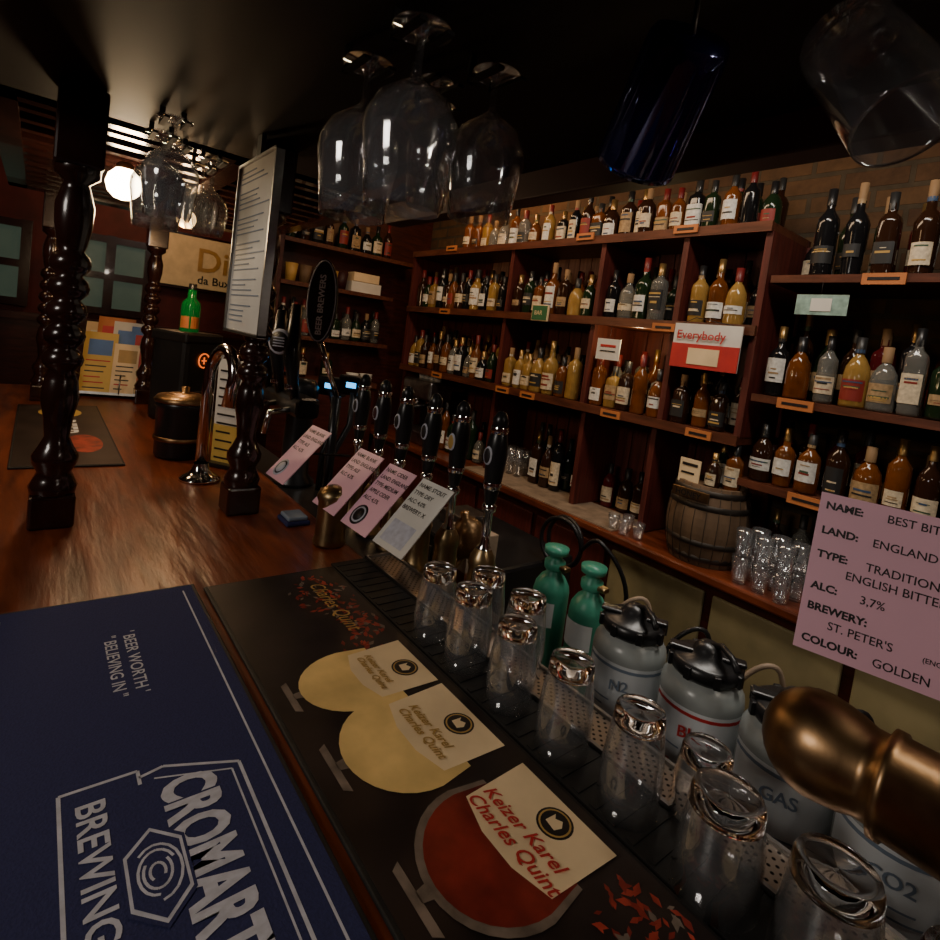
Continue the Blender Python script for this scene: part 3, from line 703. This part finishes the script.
b.box(0,.10,0,.34,-.002,.002,M['paper'],F);b.box(0,.10,0,.13,.002,.003,M['yellow'],F)
for i in range(11):b.box(.01,.09-.03*random.random(),.02+.028*i,.026+.028*i,.003,.0036,M['ink'],F)
b.box(0,.10,0,.01,-.04,.03,M['black'],F);b.build()
b=MB('bottle_dispenser')
T=TR(-2.62,.52,1.1005,rad(35))
b.box(-.09,.09,-.10,.10,0,.37,M['black'],T,bev=.02);b.box(-.095,.095,-.105,.105,.34,.385,M['black'],T,bev=.01)
b.box(.09,.12,-.05,.05,.10,.14,M['black'],T,bev=.006)
ring=[T@Vector((.095,.030*math.cos(a*math.pi/10),.27+.030*math.sin(a*math.pi/10))) for a in range(21)]
b.tube(ring,.003,M['orled'],6)
b.tube([T@Vector((.095,0,.255)),T@Vector((.095,0,.285))],.003,M['orled'],6);b.tube([T@Vector((.095,-.012,.27)),T@Vector((.095,.012,.27))],.003,M['orled'],6)
b.lathe([(.030,.385),(.031,.49),(.028,.51),(.014,.53),(.013,.57),(0,.572)],M['glassgrn'],16,T,sq=5);b.lathe([(.016,.565),(.016,.59),(0,.59)],M['black'],12,T)
b.lathe([(.032,.40),(.032,.45)],M['orange'],12,T,sq=5);b.build()
b=MB('menu_rack')
F=frame((-3.22,.17,1.1045),(.25,.97,0),(-.25,.05,1))
b.box(-.01,.38,0,.012,-.06,.05,M['steel'],F)
for k,(u,v,w,h,m) in enumerate([(0,.012,.16,.36,M['cream']),(.05,.012,.16,.39,M['orange']),(.12,.012,.17,.37,M['paper']),(.20,.012,.17,.35,M['bluep']),(.01,.012,.14,.30,M['yellow']),(.14,.012,.12,.25,M['cream']),(.25,.012,.12,.24,M['red'])]):
    z=-.045+.012*k
    b.box(u,u+w,v,v+h,z,z+.003,m,F)
    b.box(u+.02,u+w-.02,v+h*.62,v+h*.88,z+.003,z+.0033,random.choice([M['red'],M['bluep'],M['gold'],M['paper']]),F)
    for i in range(6):b.box(u+.015,u+w-.02-random.random()*.05,v+.02+h*.09*i,v+.026+h*.09*i,z+.003,z+.0035,random.choice([M['ink'],M['ink'],M['red']]),F)
for u in (0,.185,.37):b.tube([F@Vector((u,.006,.05)),F@Vector((u,.10,.055)),F@Vector((u,.10,-.045))],.003,M['steel'],6)
b.build()
b=MB('pub_sign')
b.box(-4.94,-4.92,.74,1.36,1.74,2.14,M['signc'],bev=.004);b.box(-4.999,-4.93,.72,1.38,1.72,2.16,M['post']);o=b.build()
text('Di',.26,FX(-4.915,.98,1.88),M['gold'],o,bold=.004)
text('da Bux',.09,FX(-4.915,1.0,1.78),M['ink'],o,bold=.001)
b=MB('black_tap_font')
b.lathe([(0,0),(.065,0),(.065,.01),(.045,.03),(.04,.26),(.05,.28),(.05,.31),(.035,.33),(0,.335)],M['black'],24,TR(-1.66,.667,1.0855))
b.box(-1.80,-1.48,.585,.655,1.32,1.38,M['black'],bev=.015)
for x,hh in ((-1.77,.30),(-1.66,.26),(-1.54,.28)):
    pts=[(x,.60,1.36),(x+.005,.585,1.42),(x,.575,1.50),(x-.01,.58,1.36+hh)]
    b.tube(pts,[.012,.016,.024,.014],M['black'],12);b.tube([(x,.585,1.34),(x,.53,1.33),(x,.52,1.27)],.009,M['chrome'],10)
    b.lathe([(.017,0),(.018,.006),(.017,.012)],M['chrome'],12,TR(x,.582,1.40))
F=frame((-1.56,.545,1.53),(.78,.62,0),(0,0,1))
b.lathe([(0,.004),(.034,.004),(.037,0),(.034,-.004),(0,-.004)],M['silver'],28,F);b.lathe([(0,.006),(.029,.006),(.029,.0)],M['ink'],28,F)
for k in range(4):b.box(-.018,.018,-.014+.008*k,-.011+.008*k,.0055,.0068,M['silver'],F)
b.build()
b=MB('oval_pump_badge')
F=frame((-1.40,.59,1.655),(.80,.55,.0),(.10,.05,1))
b.add([(.046*math.cos(a*math.pi/16),.110*math.sin(a*math.pi/16),z) for z in(0,.006) for a in range(32)],[tuple(range(32,64))]+[tuple(reversed(range(32)))]+[(a,(a+1)%32,32+(a+1)%32,32+a) for a in range(32)],M['ink'],False,F)
ov=[F@Vector((.042*math.cos(a*math.pi/16),.106*math.sin(a*math.pi/16),.0065)) for a in range(33)]
b.tube(ov,.0018,M['silver'],5);b.tube([F@Vector((0,-.1,-.002)),Vector((-1.42,.67,1.40))],.008,M['chrome'],8)
b.tube([(-1.42,.67,1.40),(-1.42,.67,1.0855)],.014,M['black'],10)
o=b.build()
text('BEER BREWERS',.025,F@Matrix.Rotation(rad(90),4,'Z')@Matrix.Translation((-.090,-.008,.0075)),M['white'],o,bold=.0007,sx=.95)
for (x,y,z) in [(-1.64,.745,1.40),(-1.52,.76,1.42)]:
    b=MB('digital_counter')
    F=frame((x,y,z),(.80,.6,0),(0,0,1))
    b.box(-.045,.045,-.03,.03,-.04,0,M['black'],F,bev=.006);b.box(-.016,.016,-.006,.010,.0,.0015,M['blueled'],F)
    xx=x if x>-1.6 else x+.06
    b.tube([(x,y+.01,z-.02),(xx,y+.01,1.30),(xx+.01,.715,1.20),(xx+.01,.715,1.0855)],.010,M['black'],8);b.build()
b=MB('folded_bar_towel');b.box(-1.32,-1.25,.50,.56,1.1005,1.112,M['navy'],bev=.004);b.box(-1.315,-1.255,.505,.555,1.112,1.122,M['kegblue'],bev=.004);b.build()
# ------------------------------------------------------------ lamps
def lamp(x,y,z,s,m,zc=1.9995):
    b=MB('bar_pendant_lamp');T=TR(x,y,z)@Matrix.Scale(s,4)
    b.lathe([(0,-.06),(.03,-.052),(.052,-.03),(.06,0),(.052,.03),(.03,.055),(.018,.06)],m,20,T)
    b.lathe([(.03,.05),(.03,.07),(.02,.08),(0,.08)],M['brass'],20,T)
    b.tube([T@Vector((0,0,.07)),(x,y,zc)],.004,M['iron'],6);b.build()
def pl(x,y,z,p,c,r=.05):
    l=bpy.data.lights.new('lamp_light','POINT');l.energy=p;l.color=c;l.shadow_soft_size=r
    o=bpy.data.objects.new('lamp_light',l);o.location=(x,y,z);bpy.context.collection.objects.link(o)
def al(x,y,z,tx,ty,tz,p,c,sx,sy):
    l=bpy.data.lights.new('ceiling_or_fill_light','AREA');l.energy=p;l.color=c;l.shape='RECTANGLE';l.size=sx;l.size_y=sy
    o=bpy.data.objects.new('ceiling_or_fill_light',l);o.location=(x,y,z)
    o.rotation_euler=(Vector((tx,ty,tz))-Vector((x,y,z))).to_track_quat('-Z','Y').to_euler();bpy.context.collection.objects.link(o)
lamp(-2.02,.185,1.935,.80,M['lampw']);lamp(-2.45,.44,1.93,.6,M['lampw2'])
pl(-2.02,.185,1.86,4.5,(1,.70,.38),.04);pl(-2.45,.44,1.87,3.5,(1,.6,.3),.03)
pl(-4.3,.6,2.4,10,(1,.55,.28),.1)
b=MB('added_strip_lamp')  # unseen strip added under the canopy to brighten goblets, card and kegs
b.box(-.02,.62,.79,.83,1.975,1.9995,M['steel'],bev=.003);b.tube([(0,.81,1.965),(.60,.81,1.965)],.010,M['ledw'],12);b.build()
pl(.30,.81,1.93,2.2,(1,.88,.74),.03)  # point light that goes with the added strip
pl(-2.45,2.0,2.55,4.5,(1,.5,.18));pl(-1.40,1.99,1.72,1.4,(1,.74,.35),.02)
al(-2.0,1.2,2.8,-1.8,2.1,1.6,12,(1,.68,.42),1.6,.15)
al(-.4,1.3,2.8,-.5,2.1,1.7,1.8,(1,.64,.38),1.0,.15)
al(-.45,1.20,2.8,-.5,.90,1.0,17,(1,.93,.84),.9,.2)
al(-.5,-1.5,2.25,-.7,.35,1.2,13,(1,.90,.80),.5,.5)  # fill light added on the customer side, below the ceiling, for sheet and goblets
al(-2.6,-.9,2.75,-1.8,.2,1.1,5,(1,.62,.32),.4,.4)
w=bpy.data.worlds.new('world');bpy.context.scene.world=w;w.use_nodes=True
w.node_tree.nodes['Background'].inputs[0].default_value=(.05,.04,.035,1);w.node_tree.nodes['Background'].inputs[1].default_value=.2
# ------------------------------------------------------------ camera
p=rad(3.95);ro=rad(7.5)
Fh=Vector((-.7810,.6245,0)).normalized();Zv=Vector((0,0,1))
F=Fh*math.cos(p)-Zv*math.sin(p);R0=Fh.cross(Zv).normalized();U0=R0.cross(F)
R=R0*math.cos(ro)+U0*math.sin(ro);U=-R0*math.sin(ro)+U0*math.cos(ro)
cam=bpy.data.cameras.new('camera');co=bpy.data.objects.new('camera',cam);bpy.context.collection.objects.link(co)
co.matrix_world=Matrix(((R.x,U.x,-F.x,0),(R.y,U.y,-F.y,0),(R.z,U.z,-F.z,1.6),(0,0,0,1)))
cam.sensor_width=36;cam.lens=550/940*36;cam.shift_y=-90/940;cam.clip_start=.02
bpy.context.scene.camera=co
